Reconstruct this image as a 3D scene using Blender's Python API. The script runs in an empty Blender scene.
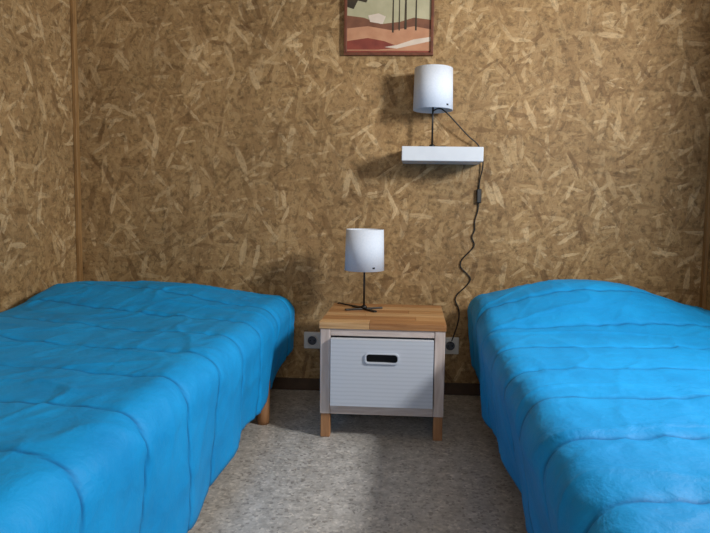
import bpy, bmesh, math, random
from mathutils import Vector, Matrix, noise, Euler
random.seed(3)
sc=bpy.context.scene
sc.view_settings.view_transform='Standard'
XL,XR,YB,YF,ZC=-1.70,1.415,2.87,-1.4,2.4
CAMZ=.94
# ---------- helpers ----------
def srgb(r,g,b):
    f=lambda c:(c/255/12.92) if c/255<=.04045 else ((c/255+.055)/1.055)**2.4
    return (f(r),f(g),f(b),1)
def link(o,parent=None):
    sc.collection.objects.link(o)
    if parent: o.parent=parent
    return o
def empty(name,loc=(0,0,0),rz=0):
    o=bpy.data.objects.new(name,None); o.location=loc; o.rotation_euler=(0,0,rz); o.empty_display_size=.05
    return link(o)
def mesh_obj(name,bm,mat,parent=None,smooth=False,bevel=0,loc=(0,0,0),rot=(0,0,0),seg=2):
    bmesh.ops.recalc_face_normals(bm,faces=bm.faces)
    me=bpy.data.meshes.new(name); bm.to_mesh(me); bm.free()
    for p in me.polygons: p.use_smooth=smooth
    o=bpy.data.objects.new(name,me); link(o,parent); o.location=loc; o.rotation_euler=rot
    if mat: me.materials.append(mat)
    if bevel:
        m=o.modifiers.new('bev','BEVEL'); m.width=bevel; m.segments=seg; m.limit_method='ANGLE'
    return o
def add_box(bm,x0,x1,y0,y1,z0,z1):
    v=[bm.verts.new((x,y,z)) for x in (x0,x1) for y in (y0,y1) for z in (z0,z1)]
    for f in ((0,1,3,2),(4,6,7,5),(0,4,5,1),(2,3,7,6),(0,2,6,4),(1,5,7,3)):
        bm.faces.new([v[i] for i in f])
def boxes(name,lst,mat,parent=None,bevel=0,**k):
    bm=bmesh.new()
    for b in lst: add_box(bm,*b)
    return mesh_obj(name,bm,mat,parent,bevel=bevel,**k)
def lathe(name,prof,mat,parent=None,seg=48,loc=(0,0,0),smooth=True,rot=(0,0,0)):
    bm=bmesh.new(); rings=[]
    for r,z in prof:
        rings.append([bm.verts.new((r*math.cos(2*math.pi*i/seg),r*math.sin(2*math.pi*i/seg),z)) for i in range(seg)])
    for a,b in zip(rings,rings[1:]):
        for i in range(seg): bm.faces.new((a[i],a[(i+1)%seg],b[(i+1)%seg],b[i]))
    if prof[0]!=prof[-1]:
        bm.faces.new(rings[0]); bm.faces.new(rings[-1])
    else:
        bmesh.ops.remove_doubles(bm,verts=bm.verts,dist=1e-6)
    o=mesh_obj(name,bm,mat,parent,smooth=smooth,loc=loc,rot=rot)
    return o
def curve(name,pts,r,mat,parent=None):
    cu=bpy.data.curves.new(name,'CURVE'); cu.dimensions='3D'; cu.bevel_depth=r; cu.bevel_resolution=3; cu.resolution_u=8
    s=cu.splines.new('NURBS'); s.points.add(len(pts)-1); s.order_u=3; s.use_endpoint_u=True
    for p,q in zip(s.points,pts): p.co=(*q,1)
    cu.materials.append(mat); cu.use_fill_caps=True
    return link(bpy.data.objects.new(name,cu),parent)
# ---------- materials ----------
def newmat(name,col=(.5,.5,.5,1),rough=.6,metal=0):
    m=bpy.data.materials.new(name); m.use_nodes=True
    b=m.node_tree.nodes['Principled BSDF']; b.inputs['Base Color'].default_value=col
    b.inputs['Roughness'].default_value=rough; b.inputs['Metallic'].default_value=metal
    return m,m.node_tree,b
def N(nt,t,**k):
    n=nt.nodes.new(t)
    for a,b in k.items(): setattr(n,a,b)
    return n
def ramp(nt,stops,interp='LINEAR'):
    r=N(nt,'ShaderNodeValToRGB'); r.color_ramp.interpolation=interp
    e=r.color_ramp.elements
    while len(e)<len(stops): e.new(.5)
    for el,(p,c) in zip(e,stops): el.position=p; el.color=c
    return r
def math_n(nt,op,a,b=None):
    n=N(nt,'ShaderNodeMath',operation=op)
    for i,v in enumerate((a,b)):
        if v is None: continue
        if isinstance(v,(int,float)): n.inputs[i].default_value=v
        else: nt.links.new(v,n.inputs[i])
    return n.outputs[0]
def osb(name,axis):
    m,nt,b=newmat(name,rough=.65); L=nt.links.new
    b.inputs['Specular IOR Level'].default_value=.3
    tc=N(nt,'ShaderNodeTexCoord'); sp=N(nt,'ShaderNodeSeparateXYZ'); L(tc.outputs['Object'],sp.inputs[0])
    cb=N(nt,'ShaderNodeCombineXYZ'); L(sp.outputs[axis],cb.inputs[0]); L(sp.outputs[2],cb.inputs[1])
    nz=N(nt,'ShaderNodeTexNoise',noise_dimensions='2D'); nz.inputs['Scale'].default_value=55; nz.inputs['Detail'].default_value=3
    L(cb.outputs[0],nz.inputs['Vector'])
    vs=N(nt,'ShaderNodeVectorMath',operation='MULTIPLY_ADD'); L(nz.outputs['Color'],vs.inputs[0]); vs.inputs[1].default_value=(.010,.010,0); L(cb.outputs[0],vs.inputs[2])
    base=N(nt,'ShaderNodeTexNoise',noise_dimensions='2D'); base.inputs['Scale'].default_value=50; base.inputs['Detail'].default_value=6
    L(cb.outputs[0],base.inputs['Vector'])
    rb=ramp(nt,[(.3,srgb(136,108,72)),(.5,srgb(162,131,88)),(.7,srgb(180,149,104))]); L(base.outputs['Fac'],rb.inputs[0])
    col=rb.outputs[0]; hgt=base.outputs['Fac']
    angs=[20,-55,85,-10,50,-80,115,5,-35,68]
    for i,a in enumerate(angs):
        big=i in (2,5,7,9)
        mp=N(nt,'ShaderNodeMapping'); mp.inputs['Rotation'].default_value=(0,0,math.radians(a)); mp.inputs['Location'].default_value=(i*3.7,i*1.3,0)
        L(vs.outputs[0],mp.inputs[0])
        ms=N(nt,'ShaderNodeMapping'); k=(.76 if big else .96)+.08*(i%4)
        ms.inputs['Scale'].default_value=(7.5*k,(34 if big else 46)*k,1); L(mp.outputs[0],ms.inputs[0])
        vo=N(nt,'ShaderNodeTexVoronoi',voronoi_dimensions='2D'); vo.inputs['Scale'].default_value=1; L(ms.outputs[0],vo.inputs['Vector'])
        sc_=N(nt,'ShaderNodeSeparateColor'); L(vo.outputs['Color'],sc_.inputs[0])
        rr=math_n(nt,'GREATER_THAN',sc_.outputs[0],.64 if i<6 else .82)
        near=N(nt,'ShaderNodeMapRange'); near.inputs[1].default_value=.52; near.inputs[2].default_value=.38; L(vo.outputs['Distance'],near.inputs[0])
        mask=math_n(nt,'MULTIPLY',rr,near.outputs[0]); mask=math_n(nt,'MULTIPLY',mask,.66)
        cr=ramp(nt,[(0,srgb(114,84,52)),(.12,srgb(144,113,74)),(.5,srgb(166,134,92)),(.8,srgb(184,153,108)),(1,srgb(218,190,146))]); L(sc_.outputs[1],cr.inputs[0])
        ms2=N(nt,'ShaderNodeMapping'); ms2.inputs['Scale'].default_value=(14,200,1); L(mp.outputs[0],ms2.inputs[0])
        gr=N(nt,'ShaderNodeTexNoise',noise_dimensions='2D'); gr.inputs['Scale'].default_value=1; gr.inputs['Detail'].default_value=2; L(ms2.outputs[0],gr.inputs['Vector'])
        gm=N(nt,'ShaderNodeMapRange'); gm.inputs[1].default_value=.3; gm.inputs[2].default_value=.7; gm.inputs[3].default_value=.8; gm.inputs[4].default_value=1.12; L(gr.outputs['Fac'],gm.inputs[0])
        mu=N(nt,'ShaderNodeVectorMath',operation='SCALE'); L(cr.outputs[0],mu.inputs[0]); L(gm.outputs[0],mu.inputs['Scale'])
        mx=N(nt,'ShaderNodeMix',data_type='RGBA'); L(mask,mx.inputs[0]); L(col,mx.inputs[6]); L(mu.outputs[0],mx.inputs[7]); col=mx.outputs[2]
        mh=N(nt,'ShaderNodeMix',data_type='FLOAT'); L(mask,mh.inputs[0]); L(hgt,mh.inputs[2]); L(sc_.outputs[2],mh.inputs[3]); hgt=mh.outputs[0]
    pn=N(nt,'ShaderNodeTexNoise',noise_dimensions='2D'); pn.inputs['Scale'].default_value=30; pn.inputs['Detail'].default_value=8; pn.inputs['Roughness'].default_value=.8; L(vs.outputs[0],pn.inputs['Vector'])
    pr=N(nt,'ShaderNodeMapRange'); pr.inputs[1].default_value=.36; pr.inputs[2].default_value=.5; pr.inputs[3].default_value=.58; pr.inputs[4].default_value=1; L(pn.outputs['Fac'],pr.inputs[0])
    bn=N(nt,'ShaderNodeTexNoise',noise_dimensions='2D'); bn.inputs['Scale'].default_value=2.2; L(cb.outputs[0],bn.inputs['Vector'])
    bm_=N(nt,'ShaderNodeMapRange'); bm_.inputs[1].default_value=.3; bm_.inputs[2].default_value=.7; bm_.inputs[3].default_value=.88; bm_.inputs[4].default_value=1.08; L(bn.outputs['Fac'],bm_.inputs[0])
    ff=math_n(nt,'MULTIPLY',pr.outputs[0],bm_.outputs[0])
    mu=N(nt,'ShaderNodeVectorMath',operation='SCALE'); L(col,mu.inputs[0]); L(ff,mu.inputs['Scale'])
    L(mu.outputs[0],b.inputs['Base Color'])
    bp=N(nt,'ShaderNodeBump'); bp.inputs['Strength'].default_value=.35; bp.inputs['Distance'].default_value=.003; L(hgt,bp.inputs['Height']); L(bp.outputs[0],b.inputs['Normal'])
    return m
def wood(name,c1,c2,scale=(4,60,60),rough=.5,bump=.15):
    m,nt,b=newmat(name,rough=rough); L=nt.links.new
    tc=N(nt,'ShaderNodeTexCoord'); mp=N(nt,'ShaderNodeMapping'); mp.inputs['Scale'].default_value=scale; L(tc.outputs['Object'],mp.inputs[0])
    nz=N(nt,'ShaderNodeTexNoise'); nz.inputs['Scale'].default_value=1; nz.inputs['Detail'].default_value=5; nz.inputs['Distortion'].default_value=.6; L(mp.outputs[0],nz.inputs['Vector'])
    r=ramp(nt,[(.3,c1),(.7,c2)]); L(nz.outputs['Fac'],r.inputs[0]); col=r.outputs[0]
    L(col,b.inputs['Base Color'])
    bp=N(nt,'ShaderNodeBump'); bp.inputs['Strength'].default_value=bump; bp.inputs['Distance'].default_value=.002; L(nz.outputs['Fac'],bp.inputs['Height']); L(bp.outputs[0],b.inputs['Normal'])
    return m
OSBX=osb('osb_back',0); OSBY=osb('osb_side',1)
# floor
MF,nt,b=newmat('lino_floor',rough=.38); L=nt.links.new
tc=N(nt,'ShaderNodeTexCoord'); n1=N(nt,'ShaderNodeTexNoise'); n1.inputs['Scale'].default_value=16; n1.inputs['Detail'].default_value=8; n1.inputs['Roughness'].default_value=.75
L(tc.outputs['Object'],n1.inputs['Vector']); r=ramp(nt,[(.32,srgb(160,156,149)),(.5,srgb(188,184,177)),(.68,srgb(212,208,201))]); L(n1.outputs['Fac'],r.inputs[0])
n2=N(nt,'ShaderNodeTexVoronoi'); n2.inputs['Scale'].default_value=110; L(tc.outputs['Object'],n2.inputs['Vector'])
s2=N(nt,'ShaderNodeSeparateColor'); L(n2.outputs['Color'],s2.inputs[0])
r2=ramp(nt,[(0,(.56,.55,.54,1)),(.2,(.86,.86,.85,1)),(.8,(1.0,1.0,1.0,1)),(1,(1.22,1.2,1.17,1))]); L(s2.outputs[0],r2.inputs[0])
mx=N(nt,'ShaderNodeMix',data_type='RGBA',blend_type='MULTIPLY'); mx.inputs[0].default_value=1; L(r.outputs[0],mx.inputs[6]); L(r2.outputs[0],mx.inputs[7]); L(mx.outputs[2],b.inputs['Base Color'])
# duvet
MD,nt,b=newmat('blue_quilt_fabric',rough=.62); L=nt.links.new
b.inputs['Specular IOR Level'].default_value=.32
b.inputs['Sheen Weight'].default_value=.05; b.inputs['Sheen Tint'].default_value=srgb(90,200,245)
tc=N(nt,'ShaderNodeTexCoord'); n1=N(nt,'ShaderNodeTexNoise'); n1.inputs['Scale'].default_value=7; n1.inputs['Detail'].default_value=5; L(tc.outputs['Object'],n1.inputs['Vector'])
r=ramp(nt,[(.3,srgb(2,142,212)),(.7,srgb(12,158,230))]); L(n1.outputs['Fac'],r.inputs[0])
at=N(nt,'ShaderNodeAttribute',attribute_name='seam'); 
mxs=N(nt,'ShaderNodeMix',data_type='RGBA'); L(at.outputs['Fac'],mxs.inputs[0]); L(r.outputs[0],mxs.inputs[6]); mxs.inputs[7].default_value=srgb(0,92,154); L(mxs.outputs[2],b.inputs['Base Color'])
n2=N(nt,'ShaderNodeTexNoise'); n2.inputs['Scale'].default_value=15; n2.inputs['Detail'].default_value=8; n2.inputs['Roughness'].default_value=.58; n2.inputs['Distortion'].default_value=.3; L(tc.outputs['Object'],n2.inputs['Vector'])
bp=N(nt,'ShaderNodeBump'); bp.inputs['Strength'].default_value=.6; bp.inputs['Distance'].default_value=.012; L(n2.outputs['Fac'],bp.inputs['Height']); L(bp.outputs[0],b.inputs['Normal'])
def noisy(name,c1,c2,s=30,rough=.6):
    m,nt,b=newmat(name,rough=rough); tc=N(nt,'ShaderNodeTexCoord'); n=N(nt,'ShaderNodeTexNoise'); n.inputs['Scale'].default_value=s; n.inputs['Detail'].default_value=4
    nt.links.new(tc.outputs['Object'],n.inputs['Vector']); r=ramp(nt,[(.3,c1),(.7,c2)]); nt.links.new(n.outputs['Fac'],r.inputs[0]); nt.links.new(r.outputs[0],b.inputs['Base Color']); return m
MWHITE=noisy('white_lacquer',srgb(208,216,226),srgb(220,228,236),8,.4)
MPLAST=noisy('white_plastic',srgb(205,206,205),srgb(218,219,218),8,.4)
MSHADE=noisy('shade_fabric',srgb(214,226,242),srgb(224,234,248),150,.8)
MBLACK=noisy('black_metal',srgb(18,17,17),srgb(30,28,27),20,.4)
MCORD=noisy('black_cord',srgb(12,12,12),srgb(22,22,22),20,.5)
MTOP=[wood('top_a',srgb(158,112,68),srgb(198,154,104),(5,70,60),.35),wood('top_b',srgb(142,96,56),srgb(182,134,88),(5,80,60),.35),wood('top_c',srgb(174,134,90),srgb(212,174,126),(5,60,60),.35)]
MPALE=wood('pale_wood',srgb(186,170,162),srgb(212,200,194),(60,60,8),.6)
MPALEH=wood('pale_wood_h',srgb(186,170,162),srgb(212,200,194),(8,60,70),.6)
MLEG=wood('leg_wood',srgb(150,104,66),srgb(182,134,92),(60,60,8),.5)
MTRIM=wood('trim_wood',srgb(130,96,54),srgb(168,130,82),(60,60,6),.6)
MDARK=noisy('dark_trim',srgb(60,44,30),srgb(80,60,42),20,.6)
MMAT=noisy('mattress_fabric',srgb(80,86,96),srgb(100,106,116),40,.9)
MCEIL=noisy('ceiling_board',srgb(150,128,98),srgb(168,146,114),12,.8)
MHOLE=noisy('hole_dark',srgb(14,14,16),srgb(24,24,26),20,.9)
MFRAME=wood('frame_wood',srgb(92,50,34),srgb(122,70,48),(30,30,30),.5)
MDRAW,nt,b=newmat('white_drawer',rough=.6); L=nt.links.new
tc=N(nt,'ShaderNodeTexCoord'); sp=N(nt,'ShaderNodeSeparateXYZ'); L(tc.outputs['Object'],sp.inputs[0])
nz=N(nt,'ShaderNodeTexNoise'); nz.inputs['Scale'].default_value=12; L(tc.outputs['Object'],nz.inputs['Vector'])
zz=math_n(nt,'ADD',math_n(nt,'MULTIPLY',sp.outputs[2],2*math.pi/.016),math_n(nt,'MULTIPLY',nz.outputs['Fac'],2.5))
rib=math_n(nt,'MULTIPLY',math_n(nt,'ADD',math_n(nt,'SINE',zz),1.0),.5)
r=ramp(nt,[(0,srgb(192,200,211)),(.3,srgb(199,207,218)),(1,srgb(203,210,221))]); L(rib,r.inputs[0]); L(r.outputs[0],b.inputs['Base Color'])
# ---------- room ----------
T=.1
boxes('floor',[(XL-T,XR+T,YF-T,YB+T,-.1,0)],MF)
boxes('ceiling',[(XL-T,XR+T,YF-T,YB+T,ZC,ZC+.1)],MCEIL)
boxes('wall_back',[(XL-T,XR+T,YB,YB+T,0,ZC)],OSBX)
boxes('wall_left',[(XL-T,XL,YF,YB,0,ZC)],OSBY)
WY0,WY1,WZ0,WZ1=1.22,1.62,1.46,1.90
boxes('wall_right',[(XR,XR+T,YF,WY0,0,ZC),(XR,XR+T,WY1,YB,0,ZC),(XR,XR+T,WY0,WY1,0,WZ0),(XR,XR+T,WY0,WY1,WZ1,ZC)],OSBY)
FX0,FX1,FZ0,FZ1=-.5,.9,.9,2.1
boxes('wall_front',[(XL-T,FX0,YF-T,YF,0,ZC),(FX1,XR+T,YF-T,YF,0,ZC),(FX0,FX1,YF-T,YF,0,FZ0),(FX0,FX1,YF-T,YF,FZ1,ZC)],OSBX)
w=empty('window_1',(XR+.05,(WY0+WY1)/2,(WZ0+WZ1)/2)); hy=(WY1-WY0)/2; hz=(WZ1-WZ0)/2
boxes('window_frame',[(-.03,.03,-hy,-hy+.03,-hz,hz),(-.03,.03,hy-.03,hy,-hz,hz),(-.03,.03,-hy+.03,hy-.03,-hz,-hz+.03),(-.03,.03,-hy+.03,hy-.03,hz-.03,hz)],MWHITE,w)
w=empty('added_fill_window',((FX0+FX1)/2,YF-.05,(FZ0+FZ1)/2)); hx=(FX1-FX0)/2; hz=(FZ1-FZ0)/2  # unseen window and frame, added as an opening for the front fill
boxes('window_frame',[(-hx,-hx+.05,-.03,.03,-hz,hz),(hx-.05,hx,-.03,.03,-hz,hz),(-hx+.05,hx-.05,-.03,.03,-hz,-hz+.05),(-hx+.05,hx-.05,-.03,.03,hz-.05,hz),(-.025,.025,-.03,.03,-hz+.05,hz-.05)],MWHITE,w)
boxes('trim_1',[(XL,XL+.018,YB-.03,YB,0,ZC)],MTRIM,bevel=.003)
boxes('trim_2',[(XR-.018,XR,YB-.03,YB,0,ZC)],MTRIM,bevel=.003)
boxes('baseboard_back',[(XL+.02,XR-.02,YB-.012,YB,0,.06)],MDARK,bevel=.002)
# ---------- beds ----------
def sstep(a,b,x):
    t=max(0,min(1,(x-a)/(b-a))); return t*t*(3-2*t)
def make_bed(name,ix0,ix1,iy0,iy1,ztop,legx,legy,seed,slope,hump,phase,tuck,znear):
    e=empty(name,((ix0+ix1)/2,(iy0+iy1)/2,0)); cx,cy=(ix0+ix1)/2,(iy0+iy1)/2
    r=.08; M=28
    ix0-=.02; ix1+=.02; iy0-=.02; iy1+=.02
    na=int((ix1-ix0)/.009); nb=int((iy1-iy0)/.008)
    A=[(-1+i/M,ix0) for i in range(M)]+[(0,ix0+(ix1-ix0)*i/na) for i in range(na+1)]+[((i+1)/M,ix1) for i in range(M)]
    B=[(-1+i/M,iy0) for i in range(M)]+[(0,iy0+(iy1-iy0)*i/nb) for i in range(nb+1)]+[((i+1)/M,iy1) for i in range(M)]
    seamv=[]
    def disp(x,y):
        yw=y+slope*(x-cx)+.05*noise.noise(Vector((x*1.6,y*.7,seed)))+.007*noise.noise(Vector((x*9,y*3,seed)))+phase
        S=.25
        ph=(yw/S)%1.0; d=min(ph,1-ph)*S
        amp=.8+.6*noise.noise(Vector((x*2.5,y*2.5,seed+9)))
        puff=.0085*(1-math.exp(-(d/.012)**1.2))*amp
        puck=.007*math.exp(-d/.045)*noise.noise(Vector((x*22,y*4,seed+2)))
        n=noise.noise(Vector((x*1.8+yw*.9,yw*1.8,seed+3.1)))*.008
        rd=1-abs(noise.noise(Vector((x*2.4+1.5*y,y*4-x*1.2,seed+5.7))))*2.2
        cr=max(0,rd)**10*.006
        rd=1-abs(noise.noise(Vector((x*6-3*y,y*3+x*2.5,seed+25.7))))*2.2
        cr+=max(0,rd)**10*.003
        fine=noise.noise(Vector((x*12,y*9,seed)))*.0022+noise.noise(Vector((x*25,y*20,seed)))*.0008
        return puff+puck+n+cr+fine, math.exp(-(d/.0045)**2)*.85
    bm=bmesh.new(); rows=[]
    for (mb,by) in B:
        row=[]
        for (ma,ax) in A:
            q=max(abs(ma),abs(mb)); zt=ztop+hump(ax,by)
            dd,sm=disp(ax+ma*.3,by+mb*.3)
            if q==0:
                p=Vector((ax,by,zt)); nrm=Vector((0,0,1))
            else:
                l=math.hypot(ma,mb); hx,hy_=ma/l,mb/l
                zh=znear+(.14-znear)*sstep(1.5,2.4,by)+.10*sstep(iy1-.38,iy1+.05,by+hy_*r*q)+.010*math.sin(by*9+ax*7+seed)
                Ltot=r*math.pi/2+(zt-r-zh); ee=q*Ltot
                if ee<r*math.pi/2:
                    t=ee/r; h=r*math.sin(t); v=r*(1-math.cos(t)); nrm=Vector((hx*math.sin(t),hy_*math.sin(t),math.cos(t)))
                else:
                    dn=ee-r*math.pi/2; fl=sstep(0,.3,dn)
                    h=r+ (-(.03+tuck*(1-sstep(1.4,2.3,by)))*dn/.3) + fl*.012*math.sin(by*15+ax*13+seed+1.5*noise.noise(Vector((by*3,ax*3,seed))))
                    v=r+dn; nrm=Vector((hx,hy_,0))
                p=Vector((ax+hx*h,by+hy_*h,zt-v)); dd*=1-.2*q
            dd=min(dd,.035)
            p=p+nrm*dd
            p.y=min(p.y,YB-.03); p.x=max(p.x,XL+.02); p.x=min(p.x,XR-.015)
            row.append(bm.verts.new((p.x-cx,p.y-cy,p.z))); seamv.append(sm)
        rows.append(row)
    for a,b_ in zip(rows,rows[1:]):
        for i in range(len(a)-1): bm.faces.new((a[i],a[i+1],b_[i+1],b_[i]))
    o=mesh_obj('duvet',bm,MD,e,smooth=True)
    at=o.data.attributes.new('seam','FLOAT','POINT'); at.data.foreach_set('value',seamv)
    s=o.modifiers.new('sol','SOLIDIFY'); s.thickness=.012; s.offset=-1
    ix0+=.02; ix1-=.02; iy0+=.02; iy1-=.02
    mx0,mx1,my0,my1=ix0-.03-cx,ix1+.03-cx,iy0-.04-cy,iy1+.04-cy
    boxes('mattress',[(mx0,mx1,my0,my1,.27,ztop-.04)],MMAT,e,bevel=.03,seg=4)
    boxes('bed_base',[(mx0-.01,mx1+.01,my0+.01,my1-.01,.19,.262)],MTRIM,e,bevel=.005)
    k=0
    for lx in (mx0+legx,mx1-legx):
        for ly in (my0+.2,legy-cy):
            k+=1
            lathe('leg_%d'%k,[(.024,0),(.026,.02),(.029,.189)],MLEG,e,seg=24,loc=(lx,ly,0))
    return e
def humpL(x,y):
    f=sstep(2.1,2.55,y)*(1-.45*sstep(2.6,2.76,y))
    return .06*f*(1-sstep(-1.15,-.62,x))+.012*f +.02*(1-sstep(-1.5,-1.0,x))*(1-sstep(2.3,2.7,y))+ .006*math.sin((x+1.7)*3)
def humpR(x,y):
    f=sstep(2.0,2.5,y)*(1-.3*sstep(2.55,2.72,y))
    u=abs(x-.745)/.45
    return .13*f*math.exp(-u**2.4)+.02*math.exp(-u*u)
make_bed('bed',-1.53,-.67,.80,2.72,.485,-.015,2.40,1.3,.12,humpL,0.02,-.025,.10)
make_bed('bed',.37,1.26,.80,2.70,.475,.012,2.5,7.9,-.10,humpR,.1,.03,.13)
# ---------- nightstand ----------
ns=empty('nightstand',(-.112,2.265,0))
W=.253; D=.46; H=.475
pl=[0,.07,.155,.23,.31,.385,.46]
k=0
for i,(a,b_) in enumerate(zip(pl,pl[1:])):
    cuts=[-W,-W+.5*((i*.37+.3)%.8+.1),W]
    for c0,c1 in zip(cuts,cuts[1:]):
        k+=1
        boxes('top_plank_%d'%k,[(c0+.0004,c1-.0004,a+.0005,b_-.0005,H-.026,H)],MTOP[(k*2+(k//3))%3],ns,bevel=.001)
boxes('side_panel_left',[(-W+.004,-W+.045,.004,D-.004,.10,H-.027)],MPALE,ns,bevel=.003)
boxes('side_panel_right',[(W-.045,W-.004,.004,D-.004,.10,H-.027)],MPALE,ns,bevel=.003)
boxes('top_rail',[(-W+.046,W-.046,.006,D-.01,H-.055,H-.027)],MPALEH,ns,bevel=.002)
boxes('bottom_rail',[(-W+.046,W-.046,.006,D-.01,.10,.135)],MPALEH,ns,bevel=.002)
boxes('back_panel',[(-W+.046,W-.046,D-.02,D-.012,.136,H-.061)],MPALEH,ns)
dx=W-.049; dz0,dz1=.141,H-.063
hxw=.062
boxes('drawer_front',[(-dx,dx,-.016,.012,dz0,.319),(-dx,-hxw,-.016,.012,.319,.357),(hxw,dx,-.016,.012,.319,.357),(-dx,dx,-.016,.012,.357,dz1)],MDRAW,ns)
boxes('drawer_box',[(-dx+.01,-dx+.02,.0121,D-.03,dz0+.01,dz1-.02),(dx-.02,dx-.01,.0121,D-.03,dz0+.01,dz1-.02),(-dx+.02,dx-.02,D-.042,D-.03,dz0+.01,dz1-.02),(-dx+.02,dx-.02,.0121,D-.042,dz0+.01,dz0+.02)],MDRAW,ns)
boxes('handle_recess',[(-hxw+.001,hxw-.001,.003,.011,.3195,.3565)],MHOLE,ns)
def ring(name,w,h,t,d,mat,parent,loc):
    bm=bmesh.new(); 
    def rr(w,h):
        rad=min(h/2,.014); out=[]
        for cxx,czz,a0 in ((w/2-rad,-h/2+rad,-90),(w/2-rad,h/2-rad,0),(-w/2+rad,h/2-rad,90),(-w/2+rad,-h/2+rad,180)):
            for k in range(7):
                a=math.radians(a0+k*15); out.append((cxx+rad*math.cos(a),czz+rad*math.sin(a)))
        return out
    o_,i_=rr(w,h),rr(w-2*t,h-2*t)
    rs=[[bm.verts.new((x,y,z)) for x,z in pts] for pts,y in ((o_,0),(o_,-d),(i_,-d),(i_,0))]
    n=len(o_)
    for q in range(4):
        a,b_=rs[q],rs[(q+1)%4]
        for i in range(n): bm.faces.new((a[i],a[(i+1)%n],b_[(i+1)%n],b_[i]))
    return mesh_obj(name,bm,mat,parent,loc=loc,bevel=.001)
ring('drawer_handle',.136,.044,.0055,.006,MDRAW,ns,(0,-.016,.338))
k=0
for lx in (-W+.025,W-.025):
    for ly in (.03,D-.03):
        k+=1
        boxes('leg_%d'%k,[(lx-.019,lx+.019,ly-.019,ly+.019,0,.0995)],MLEG,ns,bevel=.003)
# ---------- shelf ----------
SZ=1.195
sh=empty('wall_shelf',(.128,YB,SZ))
boxes('shelf_board',[(-.185,.185,-.20,0,-.048,.018)],MWHITE,sh,bevel=.003)
# ---------- lamps ----------
def lamp(loc,rz,cord,h0,h1,R,Rt,fw):
    e=empty('table_lamp',loc,rz)
    lathe('shade',[(R,h0),(Rt,h1),(Rt-.003,h1),(R-.003,h0),(R,h0)],MSHADE,e,seg=64)
    lathe('stem',[(.0045,.008),(.0045,h0+.09)],MBLACK,e,seg=16)
    lathe('bulb_socket',[(.008,h0+.02),(.016,h0+.022),(.016,h0+.075),(.010,h0+.078)],MBLACK,e,seg=24)
    lathe('bulb',[(.012,h0+.079),(.028,h0+.10),(.031,h0+.12),(.026,h0+.145),(.01,h0+.158)],MWHITE,e,seg=24)
    bm=bmesh.new()
    add_box(bm,-Rt+.004,Rt-.004,-.0015,.0015,h1-.018,h1-.015); add_box(bm,-.0015,.0015,-Rt+.004,Rt-.004,h1-.018,h1-.015)
    mesh_obj('shade_spider',bm,MBLACK,e)
    bm=bmesh.new(); add_box(bm,-fw,fw,-.008,.008,.0,.007); mesh_obj('foot_a',bm,MBLACK,e,rot=(0,0,math.radians(25)),bevel=.001)
    bm=bmesh.new(); add_box(bm,-fw,fw,-.008,.008,.0002,.0072); mesh_obj('foot_b',bm,MBLACK,e,rot=(0,0,math.radians(-50)),bevel=.001)
    lathe('base_hub',[(.014,.007),(.014,.014),(.006,.02)],MBLACK,e,seg=24)
    bm=bmesh.new(); vs=[]
    for a in range(5):
        an=math.radians(-62+a*2); rad=R-.0003
        vs.append((bm.verts.new((rad*math.cos(an),rad*math.sin(an),h0+.012)),bm.verts.new((rad*math.cos(an),rad*math.sin(an),h0+.02))))
    for (a,b_),(c,d_) in zip(vs,vs[1:]): bm.faces.new((a,c,d_,b_))
    mesh_obj('shade_tag',bm,MBLACK,e)
    inv=(Matrix.Translation(loc)@Matrix.Rotation(rz,4,'Z')).inverted()
    curve('power_cord',[inv@Vector(p) for p in cord],.0032,MCORD,e)
    return e,inv
L1=(-.212,2.57,H)
lamp(L1,0,[(-.212,2.57,H+.014),(-.23,2.60,H+.005),(-.27,2.64,H+.004),(-.32,2.68,H+.004),(-.35,2.71,H+.006),(-.38,2.77,.42),(-.385,YB-.01,.33),(-.42,YB-.018,.27)],.178,.360,.088,.084,.088)
yc=YB-.006
L2=(.083,2.765,SZ+.018)
cord=[(.083,2.765,SZ+.19),(.11,2.79,SZ+.215),(.15,2.80,SZ+.19),(.20,2.81,SZ+.14),(.26,2.83,SZ+.08),(.305,2.84,SZ+.05),(.33,2.85,SZ+.0),(.335,yc-.01,SZ-.06),(.318,yc,SZ-.13),(.318,yc,SZ-.2),(.318,yc,SZ-.27),(.30,yc,SZ-.32),(.305,yc,SZ-.37),(.285,yc,SZ-.40),(.31,yc,SZ-.44),(.275,yc,SZ-.48),(.24,yc,SZ-.515),(.235,yc,SZ-.55),(.27,yc,SZ-.58),(.295,yc,SZ-.61),(.265,yc,SZ-.65),(.22,yc,SZ-.69),(.215,yc,SZ-.72),(.24,yc,SZ-.76),(.235,yc,SZ-.84),(.20,yc-.01,SZ-.93)]
e2,inv=lamp(L2,.2,cord,.176,.366,.093,.089,.075)
p=inv@Vector((.318,yc-.004,SZ-.2))
boxes('cord_switch',[(-.012,.012,-.009,.005,-.034,.034)],MCORD,e2,bevel=.004,loc=p)
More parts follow.
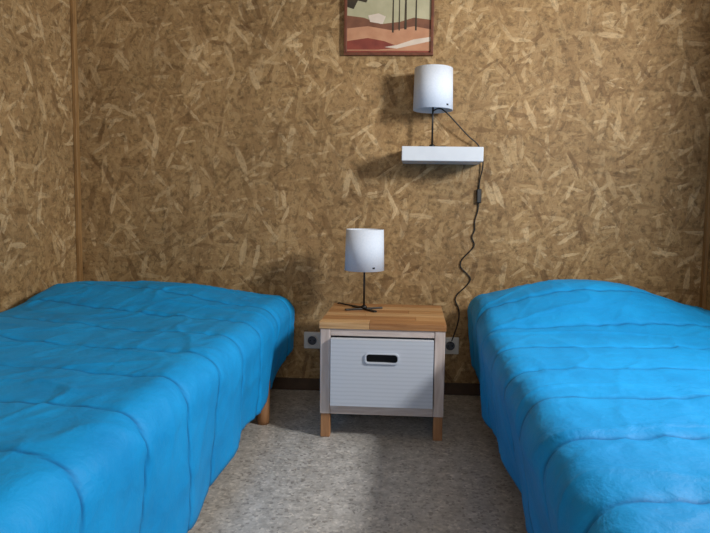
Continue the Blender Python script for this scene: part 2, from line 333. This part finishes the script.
# ---------- sockets ----------
def socket(x,z):
    e=empty('power_outlet',(x,YB,z))
    boxes('plate',[(-.043,.043,-.012,0,-.043,.043)],MPLAST,e,bevel=.005,seg=3)
    lathe('socket_ring',[(.028,0),(.028,.006),(.023,.006),(.023,0),(.028,0)],MPLAST,e,seg=32,loc=(0,-.012,0),rot=(math.radians(90),0,0))
    lathe('socket_well',[(.0225,0),(.0225,.001)],MMAT,e,seg=32,loc=(0,-.0121,0),rot=(math.radians(90),0,0))
    lathe('pin_hole_1',[(.003,0),(.003,.002)],MHOLE,e,seg=12,loc=(-.01,-.0125,0),rot=(math.radians(90),0,0))
    lathe('pin_hole_2',[(.003,0),(.003,.002)],MHOLE,e,seg=12,loc=(.01,-.0125,0),rot=(math.radians(90),0,0))
socket(-.495,.258); socket(.198,.25)
# ---------- picture ----------
pf=empty('framed_picture',(-.134,YB,1.83))
pw,ph=.215,.168; t=.014
boxes('frame',[(-pw,pw,-.022,-.001,-ph,-ph+t),(-pw,pw,-.022,-.001,ph-t,ph),(-pw,-pw+t,-.022,-.001,-ph+t,ph-t),(pw-t,pw,-.022,-.001,-ph+t,ph-t)],MFRAME,pf,bevel=.002)
MSKY=noisy('print_sky',srgb(164,160,128),srgb(190,184,152),10); MSAND=noisy('print_sand',srgb(180,128,96),srgb(200,150,116),16)
MRED=noisy('print_red',srgb(120,52,42),srgb(146,70,54),20); MTREE=noisy('print_tree',srgb(46,40,30),srgb(70,58,40),20); MPALEP=noisy('print_pale',srgb(206,192,176),srgb(222,208,192),20); MHILL=noisy('print_hill',srgb(104,66,48),srgb(134,88,64),20)
boxes('backing',[(-pw+t,pw-t,-.012,-.002,-ph+t,ph-t)],MRED,pf)
def poly(name,pts,mat,y):
    bm=bmesh.new(); bm.faces.new([bm.verts.new((a,y,b_)) for a,b_ in pts]); return mesh_obj(name,bm,mat,pf)
iw=pw-t; ih=ph-t
poly('print_sky',[(-iw,-.02),(iw,-.02),(iw,ih),(-iw,ih)],MSKY,-.0125)
poly('print_hills',[(-iw,-.05),(iw,-.05),(iw,.0),(.12,.01),(.05,-.01),(-.04,-.02),(-.12,.01),(-iw,.02)],MHILL,-.0128)
poly('print_sand',[(-iw,-.145),(iw,-.145),(iw,-.045),(.12,-.03),(.02,-.05),(-.1,-.03),(-iw,-.04)],MSAND,-.0131)
poly('print_shore',[(-iw,-.1),(-.1,-.085),(-.02,-.1),(.06,-.13),(-.05,-.14),(-iw,-.14)],MRED,-.0134)
poly('print_path',[(-.02,-.128),(.04,-.135),(iw,-.10),(iw,-.08),(.12,-.092),(.04,-.118)],MPALEP,-.0136)
poly('print_house',[(-.09,-.01),(-.03,-.02),(-.015,.015),(-.05,.03),(-.10,.02)],MPALEP,-.0136)
for i,(x,a,b_,tw) in enumerate([(.02,-.06,ih-.01,.004),(.05,-.05,ih-.02,.003),(.08,-.045,.13,.006),(.13,-.05,ih-.01,.004)]):
    poly('print_trunk_%d'%i,[(x-tw,a),(x+tw,a),(x+tw*.6,b_),(x-tw*.4,b_)],MTREE,-.0139)
poly('print_foliage',[(-iw,.06),(-.17,.05),(-.15,.09),(-.11,.08),(-.09,.12),(-.02,.11),(.02,.13),(.1,.1),(.16,.12),(iw,.1),(iw,ih),(-iw,ih)],MTREE,-.0141)
# ---------- lights ----------
def area(name,loc,rot,sx,sy,pw,col):
    l=bpy.data.lights.new(name,'AREA'); l.shape='RECTANGLE'; l.size=sx; l.size_y=sy; l.energy=pw; l.color=col
    o=bpy.data.objects.new(name,l); o.location=loc; o.rotation_euler=rot; link(o); return o
area('daylight_side_window',(XR+.015,(WY0+WY1)/2,(WZ0+WZ1)/2),(0,math.radians(90),0),WZ1-WZ0-.1,WY1-WY0-.1,54,(1,.995,.99))
area('added_front_fill',((FX0+FX1)/2,YF-.12,(FZ0+FZ1)/2),(math.radians(90),0,0),FX1-FX0,FZ1-FZ0,22,(.95,.97,1))  # fill light added behind the camera to soften the side light
wd=bpy.data.worlds.new('world'); sc.world=wd; wd.use_nodes=True
bg=wd.node_tree.nodes['Background']; bg.inputs[0].default_value=(.75,.85,1,1); bg.inputs[1].default_value=.3
# ---------- camera ----------
cd=bpy.data.cameras.new('camera'); cam=bpy.data.objects.new('camera',cd); link(cam); sc.camera=cam
cd.sensor_width=36; cd.lens=580/710*36
Mx=Matrix.Translation((0,0,CAMZ))@Matrix.Rotation(math.radians(3),4,'Z')@Matrix.Rotation(math.radians(90-4.5),4,'X')@Matrix.Rotation(math.radians(.9),4,'Z')
cam.matrix_world=Mx
cd.shift_x=-27/710; cd.shift_y=-15/710
cd.clip_start=.02
